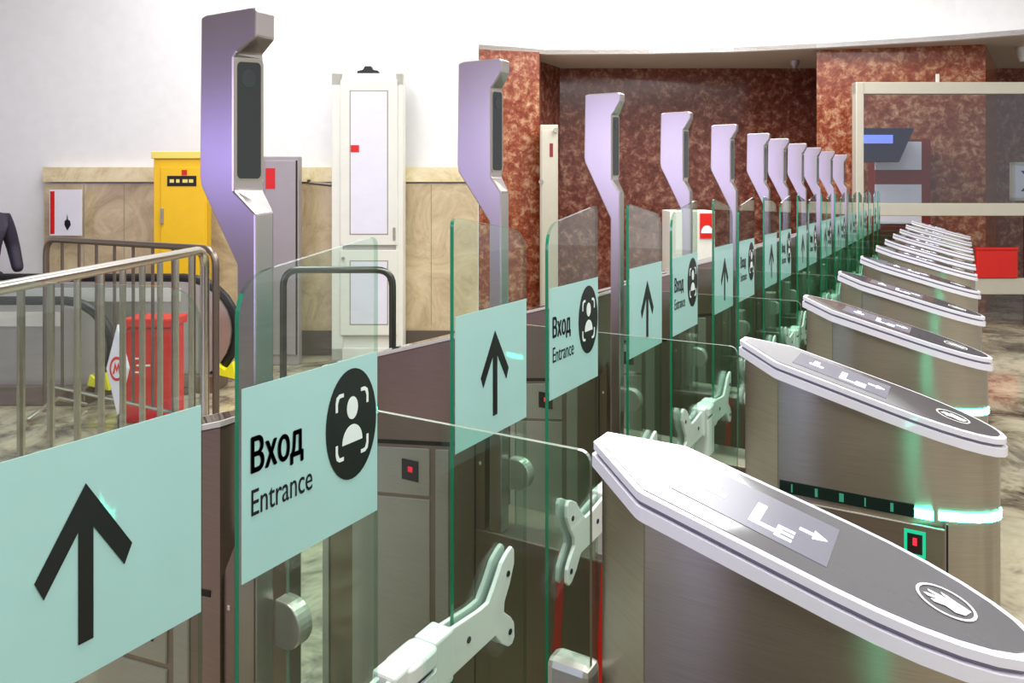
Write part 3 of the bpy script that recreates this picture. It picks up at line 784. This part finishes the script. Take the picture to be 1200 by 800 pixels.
# ------------------------------------------------------------------ person at the left edge
def skin(name, joints, edges, m, parent, sub=2):
    me = bpy.data.meshes.new(name); me.from_pydata([j[0] for j in joints], edges, []); ob = link(name, me, parent)
    md = ob.modifiers.new('skin', 'SKIN'); md.use_smooth_shade = True
    for i, j in enumerate(joints):
        me.skin_vertices[0].data[i].radius = (j[1], j[2] if len(j) > 2 else j[1])
    me.skin_vertices[0].data[0].use_root = True
    s_ = ob.modifiers.new('sub', 'SUBSURF'); s_.levels = 2; s_.render_levels = 2
    me.materials.append(M[m]); return ob
o = local('person', -22, 7.0); o.rotation_euler = (0, 0, AL+.9)
tag(o, 'person in a dark hooded jacket at the far left edge, walking behind the barriers', 'person')
skin('jacket', [((0, 0, .92), .16, .12), ((0, 0, 1.12), .16, .12), ((0, 0, 1.35), .19, .13), ((0, 0, 1.46), .09, .08), ((.19, 0, 1.40), .075), ((-.19, 0, 1.40), .075), ((.27, .03, 1.12), .06), ((-.27, -.03, 1.12), .06), ((.27, -.10, .90), .05), ((-.27, -.12, .90), .05), ((0, .05, 1.50), .10, .07)],
     [(0, 1), (1, 2), (2, 3), (2, 4), (2, 5), (4, 6), (5, 7), (6, 8), (7, 9), (3, 10)], 'jacket', o)
skin('trousers', [((0, 0, .93), .14, .11), ((.10, 0, .85), .095), ((-.10, 0, .85), .095), ((.10, -.06, .48), .065), ((-.10, .05, .48), .065), ((.10, .02, .10), .048), ((-.10, .16, .12), .048)],
     [(0, 1), (0, 2), (1, 3), (2, 4), (3, 5), (4, 6)], 'black', o)
skin('body', [((0, .01, 1.47), .055), ((0, 0, 1.54), .055), ((0, -.01, 1.62), .078, .09), ((0, -.01, 1.70), .072, .085), ((0, -.10, 1.63), .014)], [(0, 1), (1, 2), (2, 3), (2, 4)], 'skin', o)
skin('hair', [((0, .015, 1.66), .083, .09), ((0, .02, 1.73), .07, .08), ((0, .06, 1.60), .05)], [(0, 1), (0, 2)], 'hair', o)
for sx in (-1, 1):
    skin('hand', [((sx*.27, -.10, .89), .03), ((sx*.27, -.12, .83), .034, .02), ((sx*.255, -.14, .77), .009), ((sx*.265, -.145, .765), .009), ((sx*.275, -.145, .765), .009), ((sx*.285, -.14, .77), .009), ((sx*.24, -.135, .80), .010)],
         [(0, 1), (1, 2), (1, 3), (1, 4), (1, 5), (1, 6)], 'skin', o)
for sx, y0, zf in ((.10, .0, 0), (-.10, .15, .02)):
    bm = bm_new(); q = roundpoly([(sx-.045, y0-.17), (sx+.045, y0-.17), (sx+.04, y0+.07), (sx-.04, y0+.07)], .03, 4)
    prism(bm, [(a, b, zf) for a, b in q], [(a, b, zf+.08) for a, b in q]); finish('shoe', bm, 'black', o, bevel=.01)

# ------------------------------------------------------------------ light
def area(name, loc, rot, sx, sy, e, col=(1, 1, 1)):
    l = bpy.data.lights.new(name, 'AREA'); l.shape = 'RECTANGLE'; l.size = sx; l.size_y = sy; l.energy = e; l.color = col
    ob = bpy.data.objects.new(name, l); COL.objects.link(ob); ob.location = loc; ob.rotation_euler = rot; return ob
area('assumed_ceiling_lamp', (-.6, 2.0, CZ-.25), (0, 0, 0), 1.2, 7, 330)  # this and the other ceiling lights are assumed, out of view
area('assumed_ceiling_lamp', (-4.6, 3.2, CZ-.25), (0, 0, .5), 1.2, 5, 190)
area('assumed_ceiling_lamp', (-2.05, 8.6, CZ-.25), (0, 0, -.35), 3.8, 2.4, 320)  # assumed lamp, placed so its reflection makes the glare on the nearest lid
area('assumed_ceiling_lamp', (3.2, 2.5, CZ-.25), (0, 0, 0), 1.2, 7, 220)
# assumed, unseen violet light behind the camera, mirrored in the nearest posts
area('assumed_violet_light', (-6.9, -4.6, 2.05), (math.radians(90), 0, math.radians(-30)), 2.6, .6, 34, (.42, .34, 1.0))
area('violet_reflection_light', (-1.98, -4.5, 1.3), (math.radians(90), 0, 0), 1.0, 1.6, 34, (.50, .44, 1.0))  # added violet light, mirrored as purple bands on the pedestal flanks
area('violet_reflection_light', (-3.75, -4.6, 2.25), (math.radians(90), 0, math.radians(-8)), 1.9, 1.0, 46, (.68, .64, 1.0))  # added pale violet light, mirrored in the heads of the farther posts
w = bpy.data.worlds.new('hall'); S.world = w; w.use_nodes = True
bg = w.node_tree.nodes['Background']; bg.inputs[0].default_value = (.93, .92, .90, 1); bg.inputs[1].default_value = .9

# ------------------------------------------------------------------ camera
cd = bpy.data.cameras.new('camera'); cam = bpy.data.objects.new('camera', cd); COL.objects.link(cam)
cd.sensor_width = 36; cd.lens = 27; cd.shift_y = -(400-218)/1200; cd.clip_start = .02
cam.location = (0, 0, H); cam.rotation_euler = (math.radians(90), 0, AL)
S.camera = cam
S.view_settings.view_transform = 'Standard'; S.view_settings.look = 'None'; S.view_settings.gamma = 1
S.view_settings.exposure = 0.0
try: S.view_settings.use_curve_mapping = False
except Exception: pass
S.cycles.transparent_max_bounces = 64
S.cycles.max_bounces = 8
